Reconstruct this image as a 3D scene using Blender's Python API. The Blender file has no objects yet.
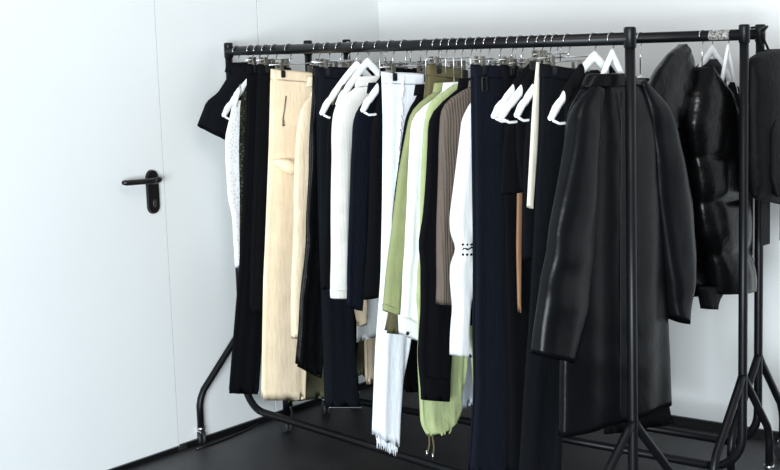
import bpy, bmesh, math, random
from mathutils import Vector, Matrix
random.seed(7)
C = bpy.context.scene.collection
sc = bpy.context.scene

# ------------------------------------------------------------------ camera
F, W, HP = 1350.0, 780, 470
CAMH = 1.54
cam = bpy.data.cameras.new('camera'); co = bpy.data.objects.new('camera', cam); C.objects.link(co)
ROT = Matrix.Rotation(math.pi/2-math.radians(8.01), 3, 'X') @ Matrix.Rotation(math.radians(-1.86), 3, 'Z')
co.matrix_world = Matrix.Translation((0, 0, CAMH)) @ ROT.to_4x4()
cam.sensor_fit = 'HORIZONTAL'; cam.sensor_width = 36; cam.lens = 36*F/W
cam.clip_start = .05; cam.clip_end = 60
sc.camera = co

# ------------------------------------------------------------------ light
wd = bpy.data.worlds.new('world'); sc.world = wd; wd.use_nodes = True
wd.node_tree.nodes['Background'].inputs[0].default_value = (.87, .95, 1, 1)
wd.node_tree.nodes['Background'].inputs[1].default_value = .38
def area(name, loc, target, sx, sy, power, col=(1, 1, 1)):
    l = bpy.data.lights.new(name, 'AREA'); l.shape = 'RECTANGLE'; l.size = sx; l.size_y = sy
    l.energy = power; l.color = col
    o = bpy.data.objects.new(name, l); C.objects.link(o); o.location = loc
    o.rotation_euler = (Vector(target)-Vector(loc)).to_track_quat('-Z', 'Y').to_euler()
    return o
area('added_front_light', (-1.2, -2.2, 1.05), (.3, 5.2, .3), 3.0, 1.9, 610, (.87, .955, 1))  # unseen soft source added behind the camera, kept low to brighten lower walls
area('added_warm_light', (.3, 2.2, 3.4), (1.6, 5.2, 1.6), 1.8, 1.0, 28, (1, .90, .80))  # added warm lamp overhead, turned to warm the top of the back wall
vs = sc.view_settings
vs.view_transform = 'Standard'; vs.look = 'None'; vs.gamma = 1; vs.exposure = .04; vs.use_curve_mapping = False

# ------------------------------------------------------------------ materials
def lin(c):
    return tuple((v/12.92 if v <= .04045 else ((v+.055)/1.055)**2.4) for v in [x/255 for x in c])+(1,)
MATS = {}
def mat(name, col, rough=.8, metal=0, var=.12, scale=30, bump=0, bscale=200, sheen=0, spec=.5, col2=None, coat=0, stretch=None, bstretch=None):
    if name in MATS: return MATS[name]
    m = bpy.data.materials.new(name); m.use_nodes = True; nt = m.node_tree; N = nt.nodes; b = N['Principled BSDF']
    tc = N.new('ShaderNodeTexCoord')
    mp = N.new('ShaderNodeMapping'); nt.links.new(tc.outputs['Object'], mp.inputs[0])
    if stretch: mp.inputs['Scale'].default_value = stretch
    no = N.new('ShaderNodeTexNoise'); no.inputs['Scale'].default_value = scale; no.inputs['Detail'].default_value = 4
    nt.links.new(mp.outputs[0], no.inputs[0])
    cr = N.new('ShaderNodeValToRGB'); c = lin(col); c2 = lin(col2) if col2 else tuple(v*(1-var) for v in c[:3])+(1,)
    cr.color_ramp.elements[0].position = .35; cr.color_ramp.elements[1].position = .65
    cr.color_ramp.elements[0].color = c2; cr.color_ramp.elements[1].color = c
    nt.links.new(no.outputs[0], cr.inputs[0]); nt.links.new(cr.outputs[0], b.inputs['Base Color'])
    b.inputs['Roughness'].default_value = rough; b.inputs['Metallic'].default_value = metal
    b.inputs['Specular IOR Level'].default_value = spec
    if sheen: b.inputs['Sheen Weight'].default_value = sheen
    if coat: b.inputs['Coat Weight'].default_value = coat; b.inputs['Coat Roughness'].default_value = .15
    if bump:
        mp2 = N.new('ShaderNodeMapping'); nt.links.new(tc.outputs['Object'], mp2.inputs[0])
        if bstretch: mp2.inputs['Scale'].default_value = bstretch
        n2 = N.new('ShaderNodeTexNoise'); n2.inputs['Scale'].default_value = bscale; n2.inputs['Detail'].default_value = 3
        nt.links.new(mp2.outputs[0], n2.inputs[0])
        bp = N.new('ShaderNodeBump'); bp.inputs['Strength'].default_value = bump; bp.inputs['Distance'].default_value = .01
        nt.links.new(n2.outputs[0], bp.inputs['Height']); nt.links.new(bp.outputs[0], b.inputs['Normal'])
    MATS[name] = m
    return m
def cloth(name, col, **k):
    d = dict(rough=.9, var=.10, scale=14, bump=.25, bscale=60, spec=.06, bstretch=(1, 1, .25)); d.update(k)
    return mat(name, col, **d)
def ribbed(name, col, freq, depth=.4):
    m = cloth(name, col); nt = m.node_tree; N = nt.nodes; b = N['Principled BSDF']
    tc = N.new('ShaderNodeTexCoord'); w = N.new('ShaderNodeTexWave'); w.wave_type = 'BANDS'; w.bands_direction = 'X'
    w.inputs['Scale'].default_value = freq; w.inputs['Distortion'].default_value = .6; w.inputs['Detail'].default_value = 1
    nt.links.new(tc.outputs['Object'], w.inputs[0])
    bp = N.new('ShaderNodeBump'); bp.inputs['Strength'].default_value = depth; bp.inputs['Distance'].default_value = .006
    nt.links.new(w.outputs[1], bp.inputs['Height']); nt.links.new(bp.outputs[0], b.inputs['Normal'])
    return m
def lace(name, col, col2, scale):
    m = cloth(name, col); nt = m.node_tree; N = nt.nodes; b = N['Principled BSDF']
    tc = N.new('ShaderNodeTexCoord'); v = N.new('ShaderNodeTexVoronoi'); v.feature = 'DISTANCE_TO_EDGE'
    v.inputs['Scale'].default_value = scale; nt.links.new(tc.outputs['Object'], v.inputs[0])
    cr = N.new('ShaderNodeValToRGB'); cr.color_ramp.elements[0].position = .08; cr.color_ramp.elements[1].position = .3
    cr.color_ramp.elements[0].color = lin(col); cr.color_ramp.elements[1].color = lin(col2)
    nt.links.new(v.outputs[0], cr.inputs[0]); nt.links.new(cr.outputs[0], b.inputs['Base Color'])
    bp = N.new('ShaderNodeBump'); bp.inputs['Strength'].default_value = .6; bp.inputs['Distance'].default_value = .004; bp.invert = True
    nt.links.new(v.outputs[0], bp.inputs['Height']); nt.links.new(bp.outputs[0], b.inputs['Normal'])
    return m
def wallmat(name, col, seed):
    m = mat(name, col, rough=.7, var=.03, scale=1.1, bump=.02, bscale=2.5, spec=.15)
    return m

M_WL = wallmat('white_wall_paint', (236, 239, 240), 1)
M_DOOR = wallmat('white_door_paint', (236, 240, 242), 2)
M_WB = wallmat('white_back_wall_paint', (236, 237, 237), 3)
M_SEAM = mat('grey_joint', (120, 122, 130), rough=.7)
M_FLOOR = mat('dark_floor', (48, 47, 50), rough=.46, var=.35, scale=5, bump=.15, bscale=180, spec=.4)
M_BASE = mat('black_skirting', (14, 15, 18), rough=.4)
M_TUBE = mat('black_powder_coat', (14, 15, 19), rough=.38, var=.15, scale=60, bump=.04, bscale=400, spec=.22)
M_BPLAS = mat('black_plastic', (16, 16, 19), rough=.35)
M_CHROME = mat('chrome_wire', (205, 205, 208), rough=.22, metal=1, var=.1)
M_STEEL = mat('dull_steel', (150, 146, 138), rough=.4, metal=1, var=.4, scale=120)
M_TAPE = mat('scuffed_silver_tape', (205, 203, 198), rough=.45, metal=.5, col2=(70, 68, 66), scale=160)
M_WPL = mat('white_hanger_plastic', (244, 246, 248), rough=.35, var=.03)
M_GPL = mat('grey_castor_rubber', (40, 40, 43), rough=.6)
M_BLACK = cloth('black_cotton', (13, 14, 17))
M_BLACK2 = cloth('black_wool', (15, 16, 18), bump=.35)
M_NAVY = cloth('navy_twill', (21, 24, 33))
M_NAVYK = cloth('navy_knit', (17, 20, 29), bump=.4, bscale=120)
M_DENIM = cloth('black_denim', (21, 24, 30), scale=300, var=.25)
M_CHAR = cloth('charcoal_crepe', (17, 19, 23))
M_BEIGE = cloth('beige_twill', (242, 222, 192))
M_BEIGEK = cloth('beige_jersey', (239, 220, 190), bump=.35, bscale=90)
M_CREAM = cloth('cream_cloth', (232, 226, 210))
M_WHITE = cloth('white_cotton', (240, 243, 245), var=.04)
M_WDEN = cloth('white_denim', (236, 240, 247), var=.05, scale=120)
M_KNITW = ribbed('off_white_knit', (238, 237, 231), 22, .06)
M_GREEN = cloth('sage_green_jersey', (144, 151, 108))
M_LGREEN = cloth('light_green_nylon', (172, 184, 136), rough=.55, bump=.8, bscale=24)
M_OLIVE = cloth('olive_canvas', (96, 90, 66))
M_OLIVE2 = cloth('dark_olive_cloth', (92, 92, 70))
M_BROWN = ribbed('brown_rib_knit', (104, 94, 86), 26, .35)
M_TAN = cloth('tan_cloth', (150, 114, 88))
M_GREYW = cloth('pale_grey_cotton', (206, 212, 224))
M_LEATH = mat('black_leather', (12, 13, 16), rough=.31, var=.3, scale=9, bump=.30, bscale=12, spec=.13)
M_LEATH2 = mat('black_leather_matte', (10, 11, 13), rough=.42, var=.3, scale=12, bump=.35, bscale=45, spec=.15)
M_PUFF = mat('black_glossy_nylon', (7, 7, 8), rough=.30, var=.2, scale=9, bump=.4, bscale=22, spec=.2)
M_NYLON = mat('black_matte_nylon', (10, 10, 12), rough=.65, var=.2, scale=20, bump=.35, bscale=40, spec=.12)
M_LACEW = lace('white_eyelet_lace', (245, 246, 246), (218, 221, 221), 70)
M_LACED = lace('dark_olive_lace', (22, 24, 22), (66, 68, 50), 80)
M_STITCH = mat('grey_thread', (150, 152, 158), rough=.8)
M_BRASS = mat('dark_zip_metal', (120, 112, 98), rough=.4, metal=.8)

# ------------------------------------------------------------------ helpers
def ray(x, y): return ROT @ Vector(((x-W/2)/F, -(y-HP/2)/F, -1))
def floor_pt(x, y, z=0):
    d = ray(x, y); t = (z-CAMH)/d.z; return Vector((0, 0, CAMH))+d*t
def plane_pt(x, y, o, n):
    d = ray(x, y); c = Vector((0, 0, CAMH)); t = (o-c).dot(n)/d.dot(n); return c+d*t
def mesh_obj(name, verts, faces, m, parent=None, smooth=True):
    me = bpy.data.meshes.new(name); me.from_pydata([tuple(v) for v in verts], [], faces); me.update()
    bm = bmesh.new(); bm.from_mesh(me); bmesh.ops.recalc_face_normals(bm, faces=bm.faces); bm.to_mesh(me); bm.free()
    if smooth:
        me.polygons.foreach_set('use_smooth', [len(p.vertices) <= 4 for p in me.polygons])
    me.materials.append(m)
    o = bpy.data.objects.new(name, me); C.objects.link(o)
    if parent: o.parent = parent
    return o
def tag(o, label=None, cat=None, group=None, kind=None):
    if label: o['label'] = label
    if cat: o['category'] = cat
    if group: o['group'] = group
    if kind: o['kind'] = kind
    return o
def empty(name, loc, rz=0, label=None, cat=None, group=None):
    o = bpy.data.objects.new(name, None); C.objects.link(o); o.location = loc; o.rotation_euler = (0, 0, rz)
    o.empty_display_size = .05
    return tag(o, label, cat, group)
def tube_geo(path, r, seg=10, cap=True):
    P = [Vector(p) for p in path]; V = []; Fc = []
    rr = r if isinstance(r, (list, tuple)) else [r]*len(P)
    t0 = (P[1]-P[0]).normalized()
    a = Vector((0, 0, 1)) if abs(t0.z) < .9 else Vector((1, 0, 0))
    u = t0.cross(a).normalized()
    for i, p in enumerate(P):
        t = (P[min(i+1, len(P)-1)]-P[max(i-1, 0)]).normalized()
        u = (u-t*u.dot(t)).normalized(); w = t.cross(u)
        for k in range(seg):
            an = 2*math.pi*k/seg; V.append(p+(u*math.cos(an)+w*math.sin(an))*rr[i])
    for i in range(len(P)-1):
        for k in range(seg):
            k2 = (k+1) % seg; Fc.append((i*seg+k, i*seg+k2, (i+1)*seg+k2, (i+1)*seg+k))
    if cap:
        Fc.append(tuple(range(seg-1, -1, -1))); n = (len(P)-1)*seg; Fc.append(tuple(range(n, n+seg)))
    return V, Fc
def tube(name, path, r, m, parent=None, seg=10):
    V, Fc = tube_geo(path, r, seg); return mesh_obj(name, V, Fc, m, parent)
def join_geo(parts):
    V, Fc = [], []
    for v, f in parts:
        n = len(V); V += list(v); Fc += [tuple(i+n for i in q) for q in f]
    return V, Fc
def box_geo(x0, x1, y0, y1, z0, z1, b=0):
    bm = bmesh.new(); bmesh.ops.create_cube(bm, size=1)
    for v in bm.verts:
        v.co = Vector(((x0+x1)/2+v.co.x*(x1-x0), (y0+y1)/2+v.co.y*(y1-y0), (z0+z1)/2+v.co.z*(z1-z0)))
    if b: bmesh.ops.bevel(bm, geom=list(bm.edges), offset=b, segments=2, affect='EDGES')
    bm.verts.index_update()
    V = [v.co.copy() for v in bm.verts]; Fc = [tuple(v.index for v in f.verts) for f in bm.faces]; bm.free()
    return V, Fc
def box(name, x0, x1, y0, y1, z0, z1, m, parent=None, b=0):
    V, Fc = box_geo(x0, x1, y0, y1, z0, z1, b); return mesh_obj(name, V, Fc, m, parent, smooth=False)
def arc(c, r, a0, a1, n, ax, ay):
    return [c+ax*r*math.cos(a0+(a1-a0)*i/n)+ay*r*math.sin(a0+(a1-a0)*i/n) for i in range(n+1)]

# ------------------------------------------------------------------ room
LA = math.radians(51.6); BA = LA-math.pi/2
lw_pt = (floor_pt(123.4, 469.7)+floor_pt(249.5, 426))/2
bw_pt = (floor_pt(669, 422)+floor_pt(764, 438.5))/2
ld = Vector((math.cos(LA), math.sin(LA), 0)); bd = Vector((math.cos(BA), math.sin(BA), 0))
tt = (bw_pt-lw_pt).dot(ld); CORNER = lw_pt+ld*tt
def wall_frame(name, o, d, length, m, nrm, h=3.2, th=.12, kind='structure'):
    pass
# left wall: local x runs from the corner towards the viewer, local y into the wall, z up
def frame_obj(o, xdir, ydir):
    return Matrix((( xdir.x, ydir.x, 0, o.x), (xdir.y, ydir.y, 0, o.y), (0, 0, 1, 0), (0, 0, 0, 1)))
LWF = frame_obj(CORNER, -ld, -bd)          # x: towards viewer, y: behind the wall (outwards)
BWF = frame_obj(CORNER, bd, ld)            # x: to the right, y: outwards
def lw_coord(x, y):
    p = plane_pt(x, y, CORNER, bd); q = LWF.inverted() @ p; return q
def placed(o, Mx): o.matrix_world = Mx; return o
seam1 = lw_coord(157, 30).x*.5+lw_coord(176.5, 430).x*.5     # door leaf edge
seam2 = lw_coord(257.5, 15).x                               # panel joint
HW = 3.2; DEPTH = .12; DTOP = 2.12; DW = .98
wl = empty('wall_left', (0, 0, 0)); placed(wl, LWF); tag(wl, 'white panelled left wall around the door', None, None, 'structure')
g = .0035
box('wall_panel', -.12, seam2-g, 0, DEPTH, 0, HW, M_WL, wl)
box('wall_panel', seam2+g, seam1-.002, 0, .05, 0, HW, M_WL, wl)
box('wall_panel', seam1-.002, seam1+DW+.002, 0, .05, DTOP, HW, M_WL, wl)
box('wall_panel', seam1+DW+.002, 7.5, 0, .05, 0, HW, M_WL, wl)
box('joint', seam2-.01, seam2+.01, .006, DEPTH, 0, HW, M_SEAM, wl)
box('door_rebate', seam1-.03, seam1+DW+.03, .052, DEPTH+.02, 0, DTOP+.03, M_SEAM, wl)
box('door_gap', seam1-.002, seam1+.0005, .0004, .05, 0, DTOP, mat('pale_grey_joint', (176, 182, 188), rough=.8, spec=.1), wl)
dr = empty('door_1', (0, 0, 0)); placed(dr, LWF); tag(dr, 'white flush door with black lever handle', None, None, 'structure')
box('door_leaf', seam1+.0005, seam1+DW-.0005, .0, .05, .012, DTOP-.002, M_DOOR, dr)
# black lever handle on long rounded plate
hq = lw_coord(152, 191); hx, hz = hq.x, hq.z
top = lw_coord(151, 169.5).z; bot = lw_coord(152.6, 214).z; pw = .5*abs(lw_coord(145.5, 191).x-lw_coord(157.5, 191).x)
def stadium(cx, z0, z1, r, y0, y1, n=12):
    pts = [(cx+r*math.cos(math.pi*i/n), z1-r+r*math.sin(math.pi*i/n)) for i in range(n+1)]
    pts += [(cx-r*math.cos(math.pi*i/n), z0+r-r*math.sin(math.pi*i/n)) for i in range(n+1)]
    k = len(pts); V = [Vector((x, y0, z)) for x, z in pts]+[Vector((cx+(x-cx)*.9, y1, (z0+z1)/2+(z-(z0+z1)/2)*.97)) for x, z in pts]
    return V, [tuple(range(k)), tuple(range(2*k-1, k-1, -1))]+[(i, (i+1) % k, k+(i+1) % k, k+i) for i in range(k)]
hd = empty('door_handle', (0, 0, 0)); hd.parent = dr
hd['label'] = 'black lever handle on long rounded plate'
mesh_obj('back_plate', *stadium(hx, bot, top, pw, 0, -.010), M_BPLAS, hd, False)
lz = lw_coord(151, 180).z; lxend = lw_coord(117, 181.5).x; hs = hx+.016
tube('lever', [(hx+.004, -.008, lz), (hx+.008, -.030, lz), (hs, -.042, lz), (hs+.03, -.045, lz+.001), (hs+.06, -.045, lz+.003),
               (lxend-.01, -.043, lz+.006), (lxend-.002, -.040, lz+.007), (lxend, -.032, lz+.007)], [.012, .012, .0125, .0115, .0105, .0105, .010, .008], M_BPLAS, hd, 14)
tube('spindle_cap', [(hs-.024, -.042, lz+.003), (hs-.018, -.043, lz+.003), (hs+.012, -.044, lz+.001)], [.008, .0115, .0115], M_BPLAS, hd, 14)
kz = lw_coord(152.6, 203).z
kc = mesh_obj('keyhole', *stadium(hx-.002, kz-.017, kz+.014, .0085, -.0095, -.0125), M_STEEL, hd, False)
kc['label'] = 'steel lock cylinder'
wb = empty('wall_back', (0, 0, 0)); placed(wb, BWF); tag(wb, 'plain white back wall', None, None, 'structure')
box('wall_panel', 0, 5, 0, DEPTH, 0, HW, M_WB, wb)
bb = box('baseboard_left', .0, seam1-.004, -.012, 0, 0, .024, M_BASE); placed(bb, LWF); tag(bb, 'black skirting along the left wall', None, None, 'structure')
bb2 = box('baseboard_door', seam1+.004, 5, -.012, 0, 0, .020, M_BASE); placed(bb2, LWF); tag(bb2, 'black threshold strip below the door', None, None, 'structure')
b3 = box('baseboard_back', .0, 5, -.014, 0, 0, .035, M_BASE); placed(b3, BWF); tag(b3, 'black skirting along the back wall', None, None, 'structure')
b4 = box('trim_1', seam1-.03, seam1+.012, -.016, -.012, .004, .02, M_STEEL); placed(b4, LWF); tag(b4, 'small steel plate at the door threshold', None, None, 'structure')
fl = mesh_obj('floor', [(-4, -3.5, 0), (5, -3.5, 0), (5, 7.5, 0), (-4, 7.5, 0)], [(0, 1, 2, 3)], M_FLOOR); tag(fl, 'dark charcoal floor', None, None, 'structure')
# thin cable along the skirting
cp = []
for (x, y) in [(196, 449), (212, 444), (228, 438), (242, 432), (254, 426), (262, 420), (268, 415.5), (276, 412)]:
    p = floor_pt(x, y, .004); cp.append(p)
cb = tube('power_cable', cp, .004, M_BPLAS); tag(cb, 'thin black cable lying along the left skirting', 'cable')

# ------------------------------------------------------------------ racks
class Rack: pass
def make_rack(o, e, label):
    R = Rack(); R.o = Vector((o[0], o[1], 0)); R.e = Vector((e[0], e[1], 0)); R.r = (R.e-R.o).normalized(); R.L = (R.e-R.o).length
    R.p = Vector((-R.r.y, R.r.x, 0))      # to the back right
    R.ang = math.atan2(R.p.y, R.p.x)
    R.root = empty('clothes_rack', R.o, R.ang, label, 'clothes rack', 'black tubular clothes racks')
    L = R.L                                # local x = p, local y = -r
    X = Vector((1, 0, 0)); Y = Vector((0, -1, 0)); Z = Vector((0, 0, 1))
    RZ = CAMH-.004
    rail = tube('rail', [(0, -.0, RZ), (0, -L, RZ)], .0178, M_TUBE, R.root, 20)
    br = .12; zb = .106
    for end, s in ((0, 1), (L, -1)):
        c0 = Y*end
        tube('post', [c0+Z*(RZ+.024), c0+Z*.6, c0+Z*(zb+br)]+arc(c0+Y*s*br+Z*(zb+br), br, 0, math.pi/2, 8, -Y*s, -Z)[1:], .0148, M_TUBE, R.root, 18)
        cap = tube('post_cap', [c0+Z*(RZ-.026), c0+Z*(RZ-.024), c0+Z*(RZ+.026), c0+Z*(RZ+.031), c0+Z*(RZ+.033)], [.0155, .0176, .0176, .0165, .012], M_TUBE, R.root, 18)
        for sd in (-1, 1):
            zs = .43; xo = .218
            pts = [c0+Z*zs+X*sd*.004, c0+Z*(zs-.03)+X*sd*.028, c0+Z*.215+X*sd*(xo-.022), c0+Z*.185+X*sd*(xo-.007), c0+Z*.155+X*sd*xo, c0+Z*.07+X*sd*xo]
            lg = tube('leg', pts, .0135, M_TUBE, R.root, 14)
            ct = empty('castor', c0+X*sd*xo); ct.parent = R.root
            tube('socket', [(0, 0, .07), (0, 0, .058)], .0175, M_CHROME, ct, 14)
            box('fork', -.010, .010, -.012, .012, .044, .060, M_CHROME, ct, .002)
            an = random.uniform(-.6, .2)
            ca, sa = math.cos(an), math.sin(an)
            for k in (-1, 1):
                ax = Vector((ca, sa, 0)); pc = Vector((-sa*.006, ca*.006, .025))
                wl_ = tube('wheel', [pc+ax*(k*.009-.0065), pc+ax*(k*.009-.005), pc+ax*(k*.009+.005), pc+ax*(k*.009+.0065)], [.022, .025, .025, .022], M_GPL, ct, 18)
    tube('base_bar', [Y*br+Z*zb, Y*(L-br)+Z*zb], .0148, M_TUBE, R.root, 16)
    R.RZ = RZ
    return R
RA = make_rack((-.607, 5.325), (.69, 3.82), 'black tubular clothes rack packed with mixed clothes, beside the white door')
RB = make_rack((1.14-1.86*.777, 4.31+1.86*.629), (1.14, 4.31), 'black clothes rack holding the black puffer jacket, scuffed silver tape on its rail')
RC = make_rack((1.265-1.83*.777, 4.58+1.83*.629), (1.265, 4.58), 'black clothes rack standing closest to the back wall with a bag on its end')
# silver tape on rack B
V = []; Fc = []; n = 14
ya, yb = -(RB.L-.115), -(RB.L-.045)
for j, yy in enumerate((ya, (ya+yb)/2, yb)):
    for i in range(n+1):
        a = math.radians(100+i*130/n); V.append(Vector((.0182*math.cos(a), yy, RB.RZ+.0182*math.sin(a))))
for j in range(2):
    for i in range(n): Fc.append((j*(n+1)+i, j*(n+1)+i+1, (j+1)*(n+1)+i+1, (j+1)*(n+1)+i))
tp = mesh_obj('tape', V, Fc, M_TAPE, RB.root); tp['label'] = 'scuffed silver tape'

def station(R, hx):
    best = None; lo, hi = 0, R.L
    def px(s):
        P = R.o+R.r*s+Vector((0, 0, R.RZ)); q = ROT.transposed() @ (P-Vector((0, 0, CAMH))); return W/2+F*q.x/-q.z
    for _ in range(50):
        m = (lo+hi)/2
        if px(m) < hx: lo = m
        else: hi = m
    return (lo+hi)/2

# ------------------------------------------------------------------ cloth lofts
def interp(poly, t):
    z0, z1 = poly[0][1], poly[-1][1]; z = z0+(z1-z0)*t
    for a, b in zip(poly, poly[1:]):
        if (a[1]-z)*(z-b[1]) >= 0 and a[1] != b[1]:
            f = (a[1]-z)/(a[1]-b[1]); return a[0]+(b[0]-a[0])*f, z
    return (poly[-1] if t > .5 else poly[0])
def smooth(arr, n):
    for _ in range(n):
        arr = [arr[0]]+[(arr[i-1]+2*arr[i]+arr[i+1])/4 for i in range(1, len(arr)-1)]+[arr[-1]]
    return arr
def loft_geo(L, Rr, th=.012, fold=.005, lam=.06, seed=0, rows=36, ring=26, y0=0, sm=1, thtop=None, quilt=None, thfun=None, wr=0, hemwave=.0, sq=.75, pw=.7):
    rnd = random.Random(seed); ph = [rnd.uniform(0, 6.28) for _ in range(6)]; dr_ = [rnd.uniform(-1.5, 1.5) for _ in range(3)]
    ts = [i/(rows-1) for i in range(rows)]
    l = [interp(L, t) for t in ts]; r = [interp(Rr, t) for t in ts]
    lx = smooth([a[0] for a in l], sm); lz = [a[1] for a in l]; rx = smooth([a[0] for a in r], sm); rz = [a[1] for a in r]
    V = []; Fc = []
    for i, t in enumerate(ts):
        T = th
        if thfun: T = th*thfun(t)
        else: T = th*(.55+.45*min(1, t/.12)) if thtop is None else th*(thtop+(1-thtop)*min(1, t/.12))
        wx = 0
        if quilt:
            if isinstance(quilt[0], list):
                sq_ = quilt[0]; kk = max(j for j in range(len(sq_)-1) if sq_[j] <= t+1e-6); ph_q = (t-sq_[kk])/(sq_[kk+1]-sq_[kk])
            else: ph_q = (t*quilt[0]+quilt[1]) % 1
            b = abs(math.sin(math.pi*ph_q))**.5; T *= (.55+.45*b); wx = (b-1)*quilt[2]
        amp = fold*min(1, .25+1.1*t)
        wd_ = rx[i]-lx[i]
        for k in range(ring):
            a = 2*math.pi*k/ring; c = math.cos(a); s = math.sin(a)
            cc = math.copysign(abs(c)**sq, c); ss = math.copysign(abs(s)**pw, s)
            q = (cc+1)/2
            x = lx[i]-wx+(wd_+2*wx)*q
            z = lz[i]+(rz[i]-lz[i])*q
            xm = wd_*q
            f = math.sin(6.283*xm/lam+ph[0]+dr_[0]*t)+.6*math.sin(6.283*xm/(lam*.57)+ph[1]+dr_[1]*t)+.5*math.sin(6.283*xm/(lam*1.9)+ph[2]+dr_[2]*t)
            y = y0+T*ss+amp*f*.6
            if wr:
                y += wr*math.sin(28*z+9*x+ph[3]+2*math.sin(11*z+ph[4]))*abs(ss)
                x += wr*.6*math.sin(23*z+ph[5])*(1-abs(ss))*math.copysign(1, c)
            if hemwave and i > rows-3: z += hemwave*math.sin(6.283*xm/.045+ph[1])
            V.append(Vector((x, y, z)))
    for i in range(rows-1):
        for k in range(ring):
            k2 = (k+1) % ring; Fc.append((i*ring+k, i*ring+k2, (i+1)*ring+k2, (i+1)*ring+k))
    Fc.append(tuple(range(ring))); n = (rows-1)*ring
    # hem: a turned-in edge
    base = len(V)
    ctr = sum((V[n+k] for k in range(ring)), Vector())/ring
    for k in range(ring): V.append(ctr+(V[n+k]-ctr)*.93+Vector((0, 0, .012)))
    for k in range(ring):
        k2 = (k+1) % ring; Fc.append((n+k, n+k2, base+k2, base+k))
    Fc.append(tuple(range(base, base+ring)))
    return V, Fc

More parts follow.
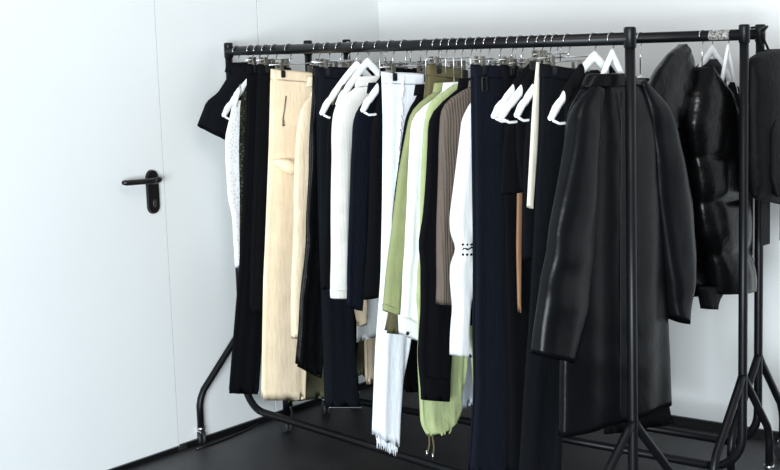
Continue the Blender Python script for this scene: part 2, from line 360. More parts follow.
GARMENTS = []
class G:
    """A garment hanging in the plane across its rail at the hook seen at hx (pixel column)."""
    def __init__(s, name, label, cat, hx, rack=None, seed=None):
        rack = rack or RA
        s.rack = rack; s.s = station(rack, hx); s.base = rack.o+rack.r*s.s
        s.root = empty(name, s.base, rack.ang, label, cat); s.seed = seed or int(hx*13)
        s.n = rack.r; s.RZ = rack.RZ; GARMENTS.append(s)
    def loc(s, x, y):
        P = plane_pt(x, y, s.base, s.n)-s.base
        return (P.dot(s.rack.p), P.z)
    def locs(s, pts): return [s.loc(x, y) for x, y in pts]
    def mirror(s, pts, c=0): return [(2*c-x, z) for x, z in pts]
    def part(s, name, L, R, m, parent=None, **k):
        s.seed += 1; k.setdefault('seed', s.seed)
        if parent is None: parent = s.root
        V, Fc = loft_geo(L, R, **k); return mesh_obj(name, V, Fc, m, parent)
    # ---- kinds
    def trousers(s, L, R, m, th=.011, fold=.005, lam=.05, band=.032, split=.26, spread=.012, bandm=None, hook=True, **k):
        """folded lengthwise: two legs lie one before the other below one waist"""
        Lp, Rp = s.locs(L), s.locs(R)
        zt, zb = Lp[0][1], Lp[-1][1]
        zc = zt-(zt-zb)*split
        legs = []
        for i, (yo, dx) in enumerate(((-th*.55, 0), (th*.55, spread))):
            Lq = [(x+dx*max(0, (zt-z)/(zt-zb)), z+(0 if i == 0 else .008)) for x, z in Lp]; Rq = [(x+dx*.8*max(0, (zt-z)/(zt-zb)), z+(0 if i == 0 else .008)) for x, z in Rp]
            legs.append(s.part('leg', Lq, Rq, m, th=th*.62, fold=fold, lam=lam, y0=yo, thtop=.8, **k))
        def cut(P, z0, z1, ex):
            (xa, za), (xb, zb_) = P[0], P[1]; f = lambda z: xa+(xb-xa)*((za-z)/(za-zb_))
            return [(f(z0)+ex, z0), (f(z1)+ex, z1)]
        s.part('waistband', cut(Lp, zt+.004, zt-band, -.003), cut(Rp, Rp[0][1]+.004, Rp[0][1]-band, .003), bandm or m, th=th*1.2, fold=.0015, rows=6, thtop=1, sq=.6)
        s.waist = (Lp[0], Rp[0]); s.Lp, s.Rp = Lp, Rp
        if hook: s.clip_hanger(Lp[0], Rp[0])
        return legs
    def clip_hanger(s, a, b, dark=False, wood=False):
        h = empty('clip_hanger', s.base, s.rack.ang, None, 'hanger', 'wire hangers with clips')
        s.hanger = h
        zb = max(a[1], b[1])+.022
        s.hook(h, zb)
        x0, x1 = min(a[0], -.04)-.012, max(b[0], .04)+.012
        tube('bar', [(x0, 0, zb), (x1, 0, zb)], .0022, M_CHROME, h, 8)
        w = b[0]-a[0]
        for x, zt in ((a[0]+w*.16, a[1]+(b[1]-a[1])*.16), (b[0]-w*.16, b[1]-(b[1]-a[1])*.16)):
            c = empty('clip', (x, 0, 0)); c.parent = h
            for sg in (-1, 1): box('jaw', -.009, .009, min(sg*.018, sg*.025), max(sg*.018, sg*.025), zt-.022, zt+.004, M_BPLAS, c, .002)
            mesh_obj('spring_body', *join_geo([box_geo(-.008, .008, -.016, -.011, zt+.004, zt+.034, .001), box_geo(-.008, .008, .011, .016, zt+.004, zt+.034, .001), box_geo(-.007, .007, -.02, .02, zt+.008, zt+.014, .001)]), M_STEEL, c, False)
        return h
    def hook(s, h, zbot):
        rr = .0178+.0024; Z0 = s.RZ
        pts = []
        for i in range(17):
            a = math.radians(195-i*(195+62)/16); pts.append((rr*math.cos(a), 0, Z0+rr*math.sin(a)))
        pts += [(rr*.32, 0, Z0-rr*1.25), (.001, 0, Z0-rr*1.75), (0, 0, zbot)]
        return tube('hook', pts, .0019, M_CHROME, h, 8)
    def hanger_top(s, tip, neck_dz=.125, m=None, label=None):
        """white moulded hanger: hook, two sloping arms, trouser bar"""
        h = empty('coat_hanger', s.base, s.rack.ang, None, 'hanger', 'white moulded hangers'); s.hanger = h
        m = m or M_WPL
        tip = tip if neck_dz < .12 else (tip[0]+7, tip[1]+7)
        tx, tz = s.loc(*tip); zn = s.RZ-neck_dz
        s.hook(h, zn-.005); hw = abs(tx); s.arm = (hw, zn, tz)
        V = []; Fc = []; n = 26; ring = 10
        for i in range(n+1):
            u = -1+2*i/n; x = u*hw; au = abs(u)
            zc = zn-.012-(zn-.012-tz)*(au**1.12)
            hh = .017+.004*au-(.005 if .74 < au < .80 else 0); hh *= (1 if au < .93 else .75); tk = .0055+.0035*au
            if au > .99: hh *= .5
            for k in range(ring):
                a = 2*math.pi*k/ring; V.append(Vector((x, tk*math.sin(a), zc+hh*math.cos(a))))
        for i in range(n):
            for k in range(ring):
                k2 = (k+1) % ring; Fc.append((i*ring+k, i*ring+k2, (i+1)*ring+k2, (i+1)*ring+k))
        Fc.append(tuple(range(ring))); Fc.append(tuple(range(n*ring, n*ring+ring)))
        mesh_obj('shoulders', V, Fc, m, h)
        tube('lower_bar', [(-hw*.93, 0, tz-.008), (-hw*.8, 0, tz-.018), (hw*.8, 0, tz-.018), (hw*.93, 0, tz-.008)], .0042, m, h, 8)
        return h
    def top(s, m, body_L, sleeve_L=None, sleeve_R=None, th=.013, fold=.004, sth=.013, neck=None, cuff=0, cuffm=None, body_R=None, sfold=.004, collar=False, sfront=-.004, **k):
        BL = s.locs(body_L); BR = s.locs(body_R) if body_R else s.mirror(BL)
        b = s.part('body', BL, BR, m, th=th, fold=fold, **k)
        sl = []
        if sleeve_L:
            SL, SR = s.locs(sleeve_L), s.locs(sleeve_R)
            sl.append(s.part('sleeve', SL, SR, m, th=sth, fold=sfold, y0=sfront, wr=.0015, thtop=.5, **k))
            sl.append(s.part('sleeve', s.mirror(SR), s.mirror(SL), m, th=sth, fold=sfold, y0=sfront, wr=.0015, thtop=.5, **k))
            if cuff:
                for LL, RR, pa in ((SL, SR, sl[0]), (s.mirror(SR), s.mirror(SL), sl[1])):
                    a, c = LL[-1], RR[-1]
                    s.part('cuff', [(a[0]-.002, a[1]+cuff), (a[0]-.001, a[1]-.001)], [(c[0]+.002, c[1]+cuff), (c[0]+.001, c[1]-.001)], cuffm or m, pa, th=sth*1.12, fold=sfold*.3, rows=6, thtop=1, y0=sfront)
            s.SL, s.SR = SL, SR
        if neck:
            zn = max(p[1] for p in BL)
            s.part('collar', [(-neck, zn+.006), (-neck*1.2, zn-.03)], [(neck, zn+.006), (neck*1.2, zn-.03)], m, th=th*1.15, fold=.001, rows=6, thtop=1)
        s.body = b; s.sl = sl
        return b
    def shoulder_strap(s, m, a0, a1, ex=.007):
        hw, zn, tz = s.arm
        for sg in (-1, 1):
            V = []; Fc = []; n = 10; ring = 14
            for i in range(n+1):
                au = a0+(a1-a0)*i/n; zc = zn-.012-(zn-.012-tz)*(au**1.12)
                hh = .021+ex; tk = .0135+.002*math.sin(i)
                for k in range(ring):
                    a = 2*math.pi*k/ring; V.append(Vector((sg*au*hw, tk*math.sin(a), zc+hh*math.cos(a)-.003)))
            for i in range(n):
                for k in range(ring):
                    k2 = (k+1) % ring; Fc.append((i*ring+k, i*ring+k2, (i+1)*ring+k2, (i+1)*ring+k))
            Fc.append(tuple(range(ring))); Fc.append(tuple(range(n*ring, n*ring+ring)))
            mesh_obj('shoulder_strap', V, Fc, m, s.root)
    def hlabel(s, t): s.hanger['label'] = t

def hl(g, short, kind='clip'):
    g.hanger['label'] = ('chrome clip hanger gripping the ' if kind == 'clip' else 'white moulded hanger carrying the ')+short

# ================================================================== garments on the front rack, far end first
g = G('crop_jacket', 'black cropped jacket with wide flared short sleeve, last on the rail beside the door wall', 'jacket', 237)
g.top(M_CHAR, [(237, 64), (231, 78), (229, 100), (231, 138)], [(241, 62), (231, 71), (217, 93), (206, 101), (197, 125)], [(247, 66), (245, 82), (243, 102), (239, 122), (231, 142)], sth=.028, th=.012, neck=.05, rows=26, sfront=-.01)
g.hanger_top((213, 100)); hl(g, 'black cropped jacket', 'w')

g = G('sleeveless_top', 'sleeveless white eyelet lace top with narrow straps', 'top', 251)
g.top(M_LACEW, [(232, 101), (231, 112), (225, 137), (225.5, 164), (228, 200), (232, 215), (235, 268)], th=.012, fold=.006)
for sx in (-1, 1):
    a = g.loc(233, 104); b = g.loc(241, 86)
    tube('strap', [(sx*a[0], -.012, a[1]-.01), (sx*(a[0]+b[0])/2, -.014, (a[1]+b[1])/2+.008), (sx*b[0], 0, b[1]+.004), (sx*(a[0]+b[0])/2, .014, (a[1]+b[1])/2+.004), (sx*a[0], .012, a[1]-.01)], .005, M_LACEW, g.root, 8)
g.hanger_top((223, 115), .09); hl(g, 'white lace top', 'w')

g = G('lace_dress', 'dark olive and black lace slip dress between white lace top and black trousers', 'dress', 258)
g.top(M_LACED, [(250, 78), (243, 92), (240, 105), (239, 150), (240, 200), (240, 258)], th=.010, fold=.005)
g.hanger_top((243, 96)); hl(g, 'dark lace dress', 'w')

g = G('trousers', 'plain black flared trousers beside the dark lace dress', 'trousers', 266)
g.trousers([(248, 66), (247, 120), (243, 200), (239, 270), (228, 393)], [(276, 68), (274, 200), (264, 300), (257, 394)], M_BLACK, fold=.005)
hl(g, 'plain black flared trousers')

g = G('skirt', 'black midi skirt with straight hem beside the beige trousers', 'skirt', 275)
g.trousers([(259, 66), (256, 150), (252, 250), (250, 313)], [(290, 69), (290, 200), (285, 314)], M_BLACK2, spread=.002, fold=.004)
hl(g, 'black midi skirt')

# beige trousers with a zip and a knotted tie
g = G('trousers', 'beige trousers with slanted zip and knotted tie at the thigh', 'trousers', 289)
g.trousers([(272, 71), (270, 150), (266, 250), (264.5, 280), (262, 400)], [(319, 75), (314, 180), (307, 300), (303.5, 399)], M_BEIGE, th=.014, fold=.006, lam=.075, spread=.004)
hl(g, 'beige trousers')
a = g.loc(281, 165); b = g.loc(283, 176)
kn = mesh_obj('knot', *join_geo([tube_geo([(a[0]-.05, -.014, a[1]+.018), (a[0]-.028, -.022, a[1]+.012), (a[0]-.006, -.034, a[1]+.002), (a[0]+.014, -.038, a[1]-.008), (a[0]+.030, -.030, a[1]-.018), (a[0]+.036, -.018, a[1]-.026)], [.006, .015, .024, .027, .022, .010], 16),
     tube_geo([(a[0]+.016, -.018, a[1]-.02), (a[0]+.036, -.026, a[1]+.002), (a[0]+.046, -.016, a[1]+.018)], [.010, .014, .006], 12)]), M_BEIGE, g.root)
a = g.loc(283, 96); b = g.loc(279.5, 120)
zp = tube('zip', [(a[0], -.0195, a[1]), ((a[0]+b[0])/2, -.021, (a[1]+b[1])/2), (b[0], -.021, b[1])], .0022, M_BRASS, g.root, 8); zp['label'] = 'dull metal zip'
tube('zip_pull', [(b[0], -.023, b[1]), (b[0]-.001, -.024, b[1]-.022)], [.003, .004], M_BRASS, zp, 8)

g = G('sweatshirt', 'beige long sleeved sweatshirt beside the beige trousers', 'sweatshirt', 318)
g.top(M_BEIGEK, [(321, 78), (311, 92), (306, 110), (305, 160), (303, 240)], [(319, 89), (309, 96), (301, 105), (296, 130), (294, 155), (293, 220), (291, 280), (290, 312), (292, 338)], [(327, 90), (321, 120), (314, 180), (308, 250), (302, 312), (299, 338)], cuff=.07, neck=.05, th=.012, sth=.016)
g.hanger_top((307, 104)); hl(g, 'beige sweatshirt', 'w')

g = G('trousers', 'black leather trousers with creased hem beside the beige sweatshirt', 'trousers', 328)
g.trousers([(314, 68), (311, 130), (306, 250), (300, 310), (296, 366)], [(352, 70), (340, 200), (327, 310), (319, 378)], M_LEATH2, th=.011, fold=.006, lam=.045, spread=.004, wr=.003)
hl(g, 'black leather trousers')

g = G('jeans', 'black denim jeans with pale stitching along the wide hem', 'jeans', 340)
g.trousers([(317, 69), (318, 150), (320, 250), (323, 330), (325, 408)], [(359, 71), (356, 150), (351, 250), (353, 330), (359, 408)], M_DENIM, th=.012, fold=.004, spread=.002)
hl(g, 'black denim jeans')
a, b = g.loc(325.5, 406.5), g.loc(358.5, 406.5)
st = tube('hem_stitching', [(a[0]+(b[0]-a[0])*i/14, -.0205, a[1]+(b[1]-a[1])*i/14) for i in range(15)], .0013, M_STITCH, g.root, 6); st['label'] = 'pale hem stitching'
a, b = g.loc(337, 76), g.loc(336, 92)
tube('belt_loop', [(a[0], -.018, a[1]+.01), (b[0], -.019, b[1])], .003, M_DENIM, g.root, 6)

g = G('tank_top', 'black tank top with olive shoulder straps on a white hanger', 'top', 356)
g.top(M_BLACK2, [(341, 99), (333, 106), (327, 125), (324, 200), (320, 290)], th=.011, fold=.005)
a, b = g.loc(334, 101), g.loc(343, 88)
for sx in (-1, 1):
    st = tube('strap', [(sx*a[0], -.014, a[1]-.012), (sx*(a[0]*.6+b[0]*.4), -.016, a[1]*.6+b[1]*.4+.006), (sx*b[0], -.004, b[1]+.012), (sx*(a[0]*.5+b[0]*.5), .013, (a[1]+b[1])/2), (sx*a[0], .012, a[1]-.012)], .006, M_OLIVE, g.root, 8); st['label'] = 'olive shoulder strap'
g.hanger_top((321, 113), .05); hl(g, 'black tank top with olive straps', 'w')

g = G('knit_sweater', 'off white ribbed knit sweater with long straight sleeve', 'sweater', 367)
g.top(M_KNITW, [(366, 78), (352, 92), (346, 110), (345, 180), (343, 285)], [(366, 80), (345, 94), (335, 105), (332, 122), (331.5, 200), (331, 298)], [(381, 84), (365, 99), (355, 113), (351, 140), (348.5, 200), (346.5, 298)], neck=.05, cuff=.03, th=.012, sth=.015, fold=.003, sfold=.003)
g.hanger_top((337, 104), .04); hl(g, 'off white knit sweater', 'w')

g = G('long_sleeve_top', 'navy long sleeved top beside the off white knit sweater', 'top', 379)
g.top(M_NAVYK, [(379, 84), (366, 96), (362, 115), (364, 200), (362, 300)], [(379, 87), (365, 98), (355, 111), (352, 125), (349, 200), (347, 250), (346, 307)], [(392, 88), (383, 104), (376, 130), (369, 200), (365, 250), (361, 311)], th=.011, sth=.014, neck=.05)
g.hanger_top((357, 108)); hl(g, 'navy long sleeved top', 'w')

g = G('camisole', 'black camisole hanging between navy top and white jeans', 'top', 392)
g.top(M_BLACK, [(388, 78), (379, 94), (376, 112), (371, 130), (369, 220), (364, 300)], th=.012, fold=.006)
for sx in (-1, 1):
    a, b = g.loc(379, 104), g.loc(382, 92)
    tube('strap', [(sx*a[0], -.010, a[1]), (sx*b[0], -.011, b[1]), (sx*b[0], 0, b[1]+.014), (sx*b[0], .011, b[1]), (sx*a[0], .010, a[1])], .003, M_BLACK, g.root, 6)
g.hanger_top((362, 110), .07); hl(g, 'black camisole next to the white jeans', 'w'); g.shoulder_strap(M_BLACK, .06, .5)

g = G('jeans', 'white jeans with long fringed seam and frayed hem', 'jeans', 405)
g.trousers([(383, 74), (385, 120), (385, 200), (384, 280), (379, 350), (376, 438)], [(429, 76), (424, 150), (417, 250), (409, 342), (398, 415), (397, 446)], M_WDEN, th=.014, fold=.006, lam=.06, spread=-.006, hemwave=.006)
hl(g, 'white jeans')
rnd = random.Random(3)
def strands(name, pts, n, m, parent, length, y):
    geo = []
    for i in range(n):
        f = rnd.random()*(len(pts)-1); k = min(int(f), len(pts)-2); f -= k
        x = pts[k][0]+(pts[k+1][0]-pts[k][0])*f; z = pts[k][1]+(pts[k+1][1]-pts[k][1])*f
        l = length*rnd.uniform(.4, 1.2); dx = rnd.uniform(-.007, .007); yy = y+rnd.uniform(-.006, .006)
        geo.append(tube_geo([(x, yy, z+.006), (x+dx*.5, yy-.002, z-l*.5), (x+dx, yy-.001, z-l)], [.002, .0017, .001], 5))
    o = mesh_obj(name, *join_geo(geo), m, parent); o['kind'] = 'stuff'; return o
strands('frayed_hem', g.locs([(376.5, 437), (385, 440), (396, 445)]), 70, M_WDEN, g.root, .035, -.004)
strands('seam_fringe', g.locs([(399, 78), (396, 130), (392, 200), (388, 290)]), 260, M_WDEN, g.root, .016, -.018)

g = G('jacket', 'black collarless jacket between white jeans and green sweater', 'jacket', 425)
g.top(M_BLACK, [(424, 86), (415, 98), (412, 120), (410, 200), (406, 290)], [(425, 88), (412, 102), (405, 118), (396, 180), (392, 215), (391, 260), (392, 300)], [(436, 92), (424, 110), (416, 140), (410, 190), (406, 240), (404, 302)], th=.011, sth=.013, neck=.045)
g.hanger_top((404, 110)); hl(g, 'black collarless jacket', 'w')

g = G('skirt', 'long olive canvas skirt with high waist behind green sweater', 'skirt', 437)
g.trousers([(428, 66), (425, 100), (412, 200), (397, 280), (386, 333)], [(467, 72), (462, 150), (455, 250), (440, 338)], M_OLIVE, spread=.0, th=.010, fold=.004, band=.03)
hl(g, 'long olive skirt')

g = G('sweater', 'sage green long sleeved sweater beside the white shirt', 'sweater', 445)
g.top(M_GREEN, [(447, 84), (434, 95), (426, 112), (424, 200), (420, 285)], [(438, 89), (425, 97), (413, 107), (408, 119), (397, 182), (390, 244), (386, 275), (383, 310)], [(448, 92), (438, 102), (428, 125), (414, 182), (407, 244), (404, 280), (399, 316)], th=.010, sth=.013, neck=.05, cuff=.02)
g.hanger_top((411, 108)); hl(g, 'sage green sweater', 'w')

g = G('shirt', 'white shirt with dark button on its long cuff', 'shirt', 453)
g.top(M_WHITE, [(455, 84), (441, 97), (434, 115), (432, 200), (428, 300)], [(446, 91), (431, 100), (417, 110), (411, 122), (409, 150), (407, 190), (405, 240), (402, 280), (399, 333)], [(452, 93), (440, 106), (428, 125), (424, 182), (419, 244), (420, 285), (418, 341)], th=.010, sth=.013, neck=.045, cuff=.06)
g.hanger_top((415, 110)); hl(g, 'white shirt with the long cuff', 'w')
a = g.loc(403, 332.5)
bt = tube('button', [(a[0], -.0205, a[1]), (a[0], -.0235, a[1])], [.0062, .0055], M_BPLAS, g.root, 12); bt['label'] = 'dark cuff button'

# light green overall
g = G('overall', 'light green nylon overall with gathered drawstring hems', 'overall', 461)
g.top(M_LGREEN, [(455, 84), (440, 94), (429, 102), (424, 125), (421, 180), (420, 260)], th=.012, fold=.005)
la, lb = g.locs([(421, 250), (417, 290), (419, 350), (420, 400), (421, 424), (428, 436)]), g.locs([(462, 250), (465, 300), (467, 350), (466, 385), (461, 415), (448, 432)])
g.part('leg', la, lb, M_LGREEN, th=.016, fold=.007, lam=.045, y0=.002, wr=.006, rows=44)
la, lb = g.locs([(460, 250), (465, 300), (470, 350), (473, 385), (474, 405)]), g.locs([(498, 250), (502, 300), (504, 350), (500, 385), (492, 412)])
g.part('leg', la, lb, M_LGREEN, th=.014, fold=.006, lam=.045, wr=.003)
for i, (xx, yy, x2, y2) in enumerate(((427, 433, 425, 455), (430, 434, 431, 458))):
    a, b = g.loc(xx, yy), g.loc(x2, y2)
    ds = tube('drawstring', [(a[0], -.010, a[1]), ((a[0]+b[0])/2+.004, -.012, (a[1]+b[1])/2), (b[0], -.010, b[1])], .0028, M_OLIVE, g.root, 6)
    tube('cord_tip', [(b[0], -.010, b[1]+.018), (b[0]-.0005, -.010, b[1]-.003)], .0034, M_CHROME, ds, 8)
g.hanger_top((432, 108)); hl(g, 'light green overall', 'w')

g = G('sweater', 'black sweater with long loose sleeve and ribbed cuff beside the brown cardigan', 'sweater', 470)
g.top(M_BLACK, [(466, 80), (454, 96), (446, 115), (446, 200), (446, 330)], [(466, 82), (447, 97), (433, 108), (428, 119), (425, 182), (422, 218), (417, 244), (420, 262), (420, 300), (417, 355), (421, 399)], [(478, 85), (466, 103), (456, 125), (450, 182), (447, 230), (447, 260), (450, 300), (451, 355), (448, 401)], th=.010, sth=.013, neck=.05, cuff=.075, sm=1)
g.hanger_top((432, 108)); hl(g, 'black sweater with ribbed cuff', 'w')

g = G('cardigan', 'brown ribbed knit cardigan beside the white blouse', 'cardigan', 479)
g.top(M_BROWN, [(477, 82), (464, 95), (458, 115), (457, 200), (456, 290)], [(474, 84), (456, 93), (445, 101), (440, 112), (438.5, 150), (437, 200), (436, 250), (436, 304)], [(484, 88), (474, 100), (465, 115), (460, 150), (457, 200), (453.5, 250), (450.5, 305)], th=.010, sth=.014, neck=.045)
g.hanger_top((443, 104)); hl(g, 'brown ribbed cardigan', 'w')

g = G('blouse', 'white blouse with gathered laced elbow and flared sleeve', 'blouse', 488)
g.top(M_WHITE, [(485, 84), (478, 95), (472, 115), (472, 200), (470, 280)], [(482, 90), (470, 103), (462, 119), (455, 182), (450.5, 218), (451, 233), (458, 249), (451.5, 264), (451, 280), (454, 308), (452, 330), (451, 355)], [(494, 94), (488, 110), (482, 130), (477, 182), (475, 218), (473, 235), (470, 249), (474, 264), (473, 280), (469, 310), (468, 330), (470, 357)], th=.010, sth=.016, neck=.04, sm=1, sfold=.005, rows=60)
g.hanger_top((462, 112)); hl(g, 'white blouse', 'w')
a, b = g.loc(457.5, 249), g.loc(471.5, 249)
tube('lace', [(a[0]+(b[0]-a[0])*i/10, -.0235+.003*math.sin(i*2.1), a[1]+.003*math.sin(i*1.3)) for i in range(11)], .0022, M_BLACK, g.sl[0], 6)
for i in range(4):
    for dy in (-5, 5):
        q = g.loc(458+i*4.2, 249+dy); tube('eyelet', [(q[0], -.0195, q[1]), (q[0], -.0235, q[1])], .0036, M_BLACK, g.sl[0], 8)

g = G('trousers', 'navy wide leg trousers with buckle at the waist', 'trousers', 499)
g.trousers([(472, 67), (473, 150), (474, 250), (473, 340), (474, 390), (468, 474)], [(519, 69), (519, 200), (517, 300), (516, 400), (521, 478)], M_NAVY, th=.013, fold=.006, lam=.065, spread=.004)
hl(g, 'navy wide leg trousers')
a = g.loc(479.5, 84)
bk = mesh_obj('buckle', *join_geo([box_geo(a[0]-.010, a[0]+.010, -.024, -.0205, a[1]+s_*.020-.0016, a[1]+s_*.020+.0016) for s_ in (-1, 1)]+[box_geo(a[0]+s_*.010-.0016, a[0]+s_*.010+.0016, -.024, -.0205, a[1]-.021, a[1]+.021) for s_ in (-1, 1)]), M_STEEL, g.root, False); bk['label'] = 'steel buckle frame'

g = G('trousers', 'black straight trousers directly beside the navy trousers', 'trousers', 511)
g.trousers([(502, 67), (503, 200), (505, 300), (508, 400), (508, 474)], [(536, 70), (533, 200), (531, 300), (530, 400), (530, 478)], M_BLACK, th=.011, fold=.005, spread=.0)
hl(g, 'black straight trousers')

g = G('sash', 'long narrow tan sash with pointed end among black clothes', 'sash', 521)
g.part('band', g.locs([(523, 70), (520, 130), (517.5, 190), (516.5, 250), (518, 312)]), g.locs([(530, 70), (525, 130), (522, 190), (521, 250), (520.5, 313)]), M_TAN, th=.005, fold=.001, rows=30)
g.clip_hanger(g.loc(523, 70), g.loc(530, 70)); hl(g, 'tan sash')

def cami(hx, tip, L, label, short):
    g = G('sleeveless_top', label, 'top', hx)
    g.top(M_BLACK, L, th=.013, fold=.003, thtop=.9)
    g.hanger_top(tip, .07); hl(g, short, 'w'); g.shoulder_strap(M_BLACK, .04, .50); return g
cami(532, (493, 116), [(529, 72), (517, 87), (516, 104), (507, 120), (503, 150), (501, 195)], 'black sleeveless top with hanger tip poking out over the navy trousers', 'black camisole over the navy trousers')
cami(541, (500, 117), [(537, 72), (521, 90), (520, 106), (516, 120), (516, 150), (520, 190)], 'black sleeveless top hanging one place further from the navy trousers', 'second black camisole from the navy trousers')
cami(549, (516, 115), [(545, 72), (534, 92), (532, 106), (527, 122), (524, 160), (523, 260)], 'long black sleeveless top hanging beside the cream strap', 'long black camisole beside the cream strap')

g = G('scarf', 'narrow cream scarf hanging straight among black clothes', 'scarf', 556)
g.part('band', g.locs([(536.5, 62), (532, 115), (527, 207)]), g.locs([(542.5, 62), (539.5, 115), (532.8, 209)]), M_CREAM, th=.006, fold=.001, rows=30)
g.clip_hanger(g.loc(536.5, 62), g.loc(542.5, 62)); hl(g, 'cream scarf')

g = G('trousers', 'charcoal black wide leg trousers beside the cream scarf', 'trousers', 568)
g.trousers([(541, 66), (540, 120), (536, 200), (530, 300), (523, 400), (518, 482)], [(591, 74), (588, 200), (575, 300), (562, 400), (558, 486)], M_CHAR, th=.012, fold=.006, lam=.06)
hl(g, 'charcoal wide leg trousers')

g = G('blazer', 'black sleeveless waistcoat on a white hanger behind the leather coat', 'waistcoat', 594)
g.top(M_BLACK2, [(593, 70), (585, 78), (573, 90), (565, 99), (565, 120), (566, 220), (562, 300)], th=.016, fold=.003, thtop=.9)
g.root.name = 'waistcoat'
g.hanger_top((550, 118), .035); hl(g, 'black waistcoat', 'w'); g.shoulder_strap(M_BLACK2, .30, .70)

# long leather coat
g = G('leather_coat', 'long black leather coat with collar at the near end of the rail', 'coat', 612)
BL = g.locs([(588, 82), (578, 96), (570, 115), (567, 150), (566, 220), (564, 300), (563, 370), (562, 437)])
BR = g.locs([(637, 80), (650, 92), (657, 110), (660, 150), (663, 220), (665, 280), (668, 340), (670, 404)])
g.body = g.part('body', BL, BR, M_LEATH, th=.036, fold=.006, lam=.22, rows=60, ring=48, wr=.001, y0=.004)
SL = g.locs([(587, 85), (575, 100), (567, 117), (560.5, 153), (551.5, 204), (543, 255), (536, 297), (529.5, 353)])
SR = g.locs([(597, 90), (593, 110), (590, 150), (589, 204), (585, 255), (578, 310), (566.5, 362)])
sl = g.part('sleeve', SL, SR, M_LEATH, th=.036, fold=.005, lam=.16, rows=54, ring=36, wr=.0035, y0=-.020, thtop=.4)
SL2 = g.locs([(637, 82), (641, 100), (647, 140), (653, 190), (659, 240), (664, 280), (668, 317)])
SR2 = g.locs([(640, 79), (660, 103), (671, 132), (678, 164), (687, 204), (690.6, 255), (685, 296), (681, 323)])
sl2 = g.part('sleeve', SL2, SR2, M_LEATH, th=.033, fold=.005, lam=.16, rows=54, ring=36, wr=.0025, y0=-.012, thtop=.4)
cl = g.part('collar', g.locs([(590, 74), (583, 88)]), g.locs([(630, 73), (640, 84)]), M_LEATH, th=.036, fold=.001, rows=8, thtop=1, y0=.002)
a, b = g.loc(613, 92), g.loc(612, 425)
tube('back_seam', [(a[0]+(b[0]-a[0])*i/20, -.0305+.0, a[1]+(b[1]-a[1])*i/20) for i in range(21)], .002, M_LEATH, g.body, 6)
g.hanger_top((592, 106), .03); hl(g, 'long leather coat', 'w')

# ================================================================== middle rack
def bT(name, label, cat, hx, L, R, m, short, **k):
    g = G(name, label, cat, hx, RB); g.trousers(L, R, m, **k); hl(g, short); return g
bT('trousers', 'dark olive trousers hanging behind the beige trousers', 'trousers', 328, [(312, 70), (306, 200), (294, 330), (286, 402)], [(352, 72), (346, 200), (334, 330), (328, 397)], M_OLIVE2, 'dark olive trousers')
bT('trousers', 'black trousers hanging behind the black denim jeans', 'trousers', 348, [(326, 70), (326, 250), (328, 384)], [(372, 72), (370, 250), (352, 380)], M_BLACK, 'black trousers behind the denim jeans')
g = G('shirt', 'white shirt with straight hem seen below the navy top', 'shirt', 384, RB)
g.top(M_WHITE, [(384, 82), (366, 96), (358, 120), (357, 250), (356, 342)], th=.012, fold=.006); g.hanger_top((360, 104)); hl(g, 'white shirt below the navy top', 'w')
bT('trousers', 'black trousers hanging behind the white jeans', 'trousers', 410, [(380, 70), (380, 250), (388, 372)], [(432, 72), (432, 250), (424, 374)], M_BLACK2, 'black trousers behind the white jeans')
bT('trousers', 'black wide trousers hanging behind the black sweater', 'trousers', 440, [(414, 70), (406, 250), (404, 392)], [(462, 72), (462, 250), (455, 392)], M_BLACK, 'black wide trousers behind the black sweater')
bT('trousers', 'pale grey trousers hanging behind the white blouse', 'trousers', 475, [(450, 70), (452, 250), (456, 412)], [(494, 72), (490, 250), (474, 402)], M_GREYW, 'pale grey trousers')
bT('trousers', 'black trousers hanging behind the navy trousers', 'trousers', 515, [(490, 70), (490, 250), (490, 420)], [(540, 72), (540, 250), (532, 420)], M_CHAR, 'black trousers behind the navy trousers')
bT('trousers', 'black trousers hanging behind the leather coat sleeve', 'trousers', 560, [(530, 70), (530, 250), (530, 420)], [(585, 72), (585, 250), (585, 420)], M_BLACK, 'black trousers behind the leather sleeve')
g = G('long_coat', 'black cloth coat with long hem hanging behind the leather coat', 'coat', 640, RB)
g.part('body', g.locs([(630, 78), (612, 100), (606, 200), (604, 434)]), g.locs([(648, 78), (662, 100), (666, 200), (667, 395), (672, 423)]), M_BLACK2, th=.02, fold=.008, lam=.08)
g.hanger_top((612, 100)); hl(g, 'long black cloth coat', 'w')

# puffer jacket
g = G('puffer_jacket', 'glossy black quilted puffer jacket with big hood', 'jacket', 702, RB)
g.part('body', g.locs([(672, 84), (663, 110), (668, 200), (674, 270), (688, 298)]), g.locs([(702, 84), (718, 108), (732, 200), (736, 288)]), M_PUFF, th=.040, fold=.004, quilt=(4.4, .42, .006), rows=64, ring=40, wr=.003, y0=.02)
PL = g.locs([(690, 67), (679, 93), (677, 125), (682, 158), (686, 200), (690, 235), (697, 253), (703, 293)]); PR = g.locs([(693, 67), (712, 92), (722, 115), (728, 157), (732, 200), (735, 250), (737, 288)])
sl = g.part('sleeve', PL, PR, M_PUFF, th=.072, fold=.002, quilt=([-.35, .38, .575, .815, 1.04], 0, .008), rows=96, ring=44, wr=.004, y0=-.04, sm=2, sq=1, pw=.9)
g.part('cuff', g.locs([(690, 286), (696, 308)]), g.locs([(714, 284), (705, 308)]), M_NYLON, sl, th=.025, fold=.003, rows=8, thtop=1, y0=-.03)
sl = g.part('sleeve', g.mirror(PR, -.09), g.mirror(PL, -.09), M_PUFF, th=.04, fold=.004, quilt=(4.45, .42, .007), rows=64, ring=30, wr=.005, y0=.03)
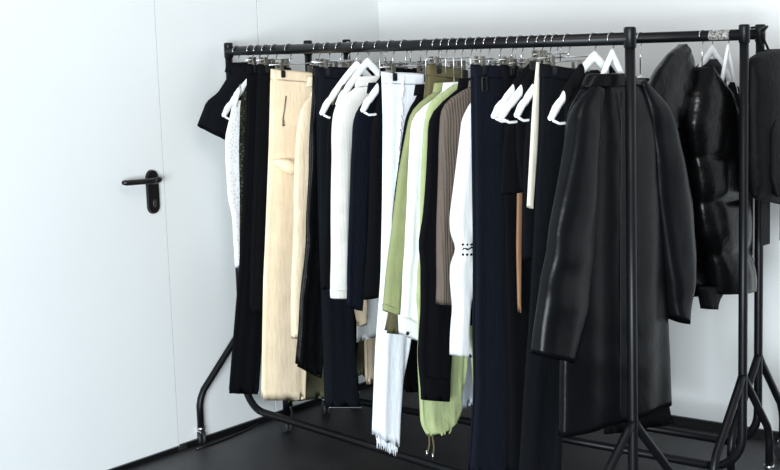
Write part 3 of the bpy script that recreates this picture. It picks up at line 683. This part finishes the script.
hd_ = g.part('hood', g.locs([(679, 44), (668, 53), (657, 70), (649, 88), (650, 104), (664, 130)]), g.locs([(680.5, 44), (686, 48), (689, 58), (692, 74), (698, 100), (692, 130)]), M_PUFF, th=.04, fold=.006, lam=.08, wr=.005, rows=40, ring=32, y0=-.005, sq=1, pw=1, thfun=lambda t: math.sin(math.pi*(.12+.8*t)))
g.hanger_top((688, 108), .11); hl(g, 'black puffer jacket', 'w')

g = G('hooded_jacket', 'matte black hooded jacket between puffer jacket and rack post', 'jacket', 712, RC)
g.part('body', g.locs([(706, 92), (694, 110), (694, 200), (696, 280)]), g.locs([(724, 92), (734, 110), (738, 200), (739, 270)]), M_NYLON, th=.018, fold=.004)
g.part('hood', g.locs([(711, 59), (700, 66), (694, 76), (694, 96), (698, 120)]), g.locs([(713, 59), (717, 65), (722, 80), (723, 98), (718, 120)]), M_NYLON, th=.03, fold=.005, wr=.003)
g.hanger_top((694, 82), .035); hl(g, 'matte black hooded jacket', 'w')
g = G('jacket', 'thin black jacket on a white hanger against the rack post', 'jacket', 728, RC)
g.part('body', g.locs([(731, 82), (724, 92), (718, 110), (716, 140), (716, 260)]), g.locs([(733, 82), (748, 96), (752, 140), (752, 255)]), M_BLACK2, th=.010, fold=.004)
g.hanger_top((718, 106), .03); hl(g, 'thin black jacket', 'w')

# ================================================================== rack against the wall
def cT(name, label, hx, L, R, m, short, **k):
    g = G(name, label, 'trousers', hx, RC); g.trousers(L, R, m, **k); hl(g, short); return g
cT('trousers', 'dark olive trousers hanging in the corner behind the denim jeans', 366, [(340, 70), (345, 250), (356, 376)], [(392, 72), (384, 250), (367, 372)], M_OLIVE2, 'olive trousers in the corner')
cT('trousers', 'beige trousers hanging in the corner behind the white jeans', 385, [(360, 70), (362, 250), (365, 384)], [(412, 72), (400, 250), (380, 384)], M_BEIGE, 'beige trousers in the corner')
cT('trousers', 'black trousers hanging against the back wall behind the shirts', 420, [(394, 70), (394, 250), (390, 380)], [(446, 72), (446, 250), (440, 380)], M_BLACK, 'black trousers against the back wall')
cT('trousers', 'black trousers hanging against the back wall behind the navy trousers', 500, [(470, 70), (470, 250), (465, 390)], [(526, 72), (526, 250), (520, 390)], M_BLACK2, 'black trousers at the wall behind the navy pair')

# black bag over the outer end of that rack
e = RC.e+RC.r*.075
bg = empty('backpack', e, RC.ang, 'black fabric backpack hung over the end of the rack by its loop', 'bag')
def bl(x, y):
    P = plane_pt(x, y, e, RC.r)-e; return (P.dot(RC.p), P.z)
V, Fc = loft_geo([bl(x, y) for x, y in [(770, 49), (760, 51.5), (752, 57), (749, 66), (749, 100), (750, 160), (754, 198)]], [bl(x, y) for x, y in [(790, 49), (802, 52), (811, 60), (815, 70), (816, 100), (815, 160), (808, 210)]], th=.052, fold=.004, lam=.12, rows=40, ring=40, wr=.003, thfun=lambda t: min(1, .45+t*3, .35+(1-t)*6), sq=.55)
bp_ = mesh_obj('body', V, Fc, M_NYLON, bg)
V, Fc = loft_geo([bl(x, y) for x, y in [(762, 120), (758, 128), (758, 180), (763, 196)]], [bl(x, y) for x, y in [(800, 120), (806, 128), (806, 185), (800, 202)]], th=.012, fold=.004, rows=20, ring=30, y0=-.046, sq=.7)
mesh_obj('front_pocket', V, Fc, M_NYLON, bg)
a = bl(768, 52); ry = .075
tube('hanging_loop', [(a[0]-.02, 0, a[1]-.01), (a[0]-.022, .03, RC.RZ+.012), (-.004, ry-.02, RC.RZ+.025), (-.004, ry+.03, RC.RZ+.022), (.012, ry-.02, RC.RZ+.024), (a[0]+.018, .03, RC.RZ-.0), (a[0]+.022, 0, a[1]-.01)], .004, M_NYLON, bg, 8)
for (x0, x1, y0, y1, yo) in ((766.5, 775, 200, 244, .02), (786, 794, 200, 238, .02)):
    a, b = bl(x0, y0), bl(x1, y1)
    box('strap', a[0], b[0], yo-.002, yo+.002, b[1], a[1], M_NYLON, bg)
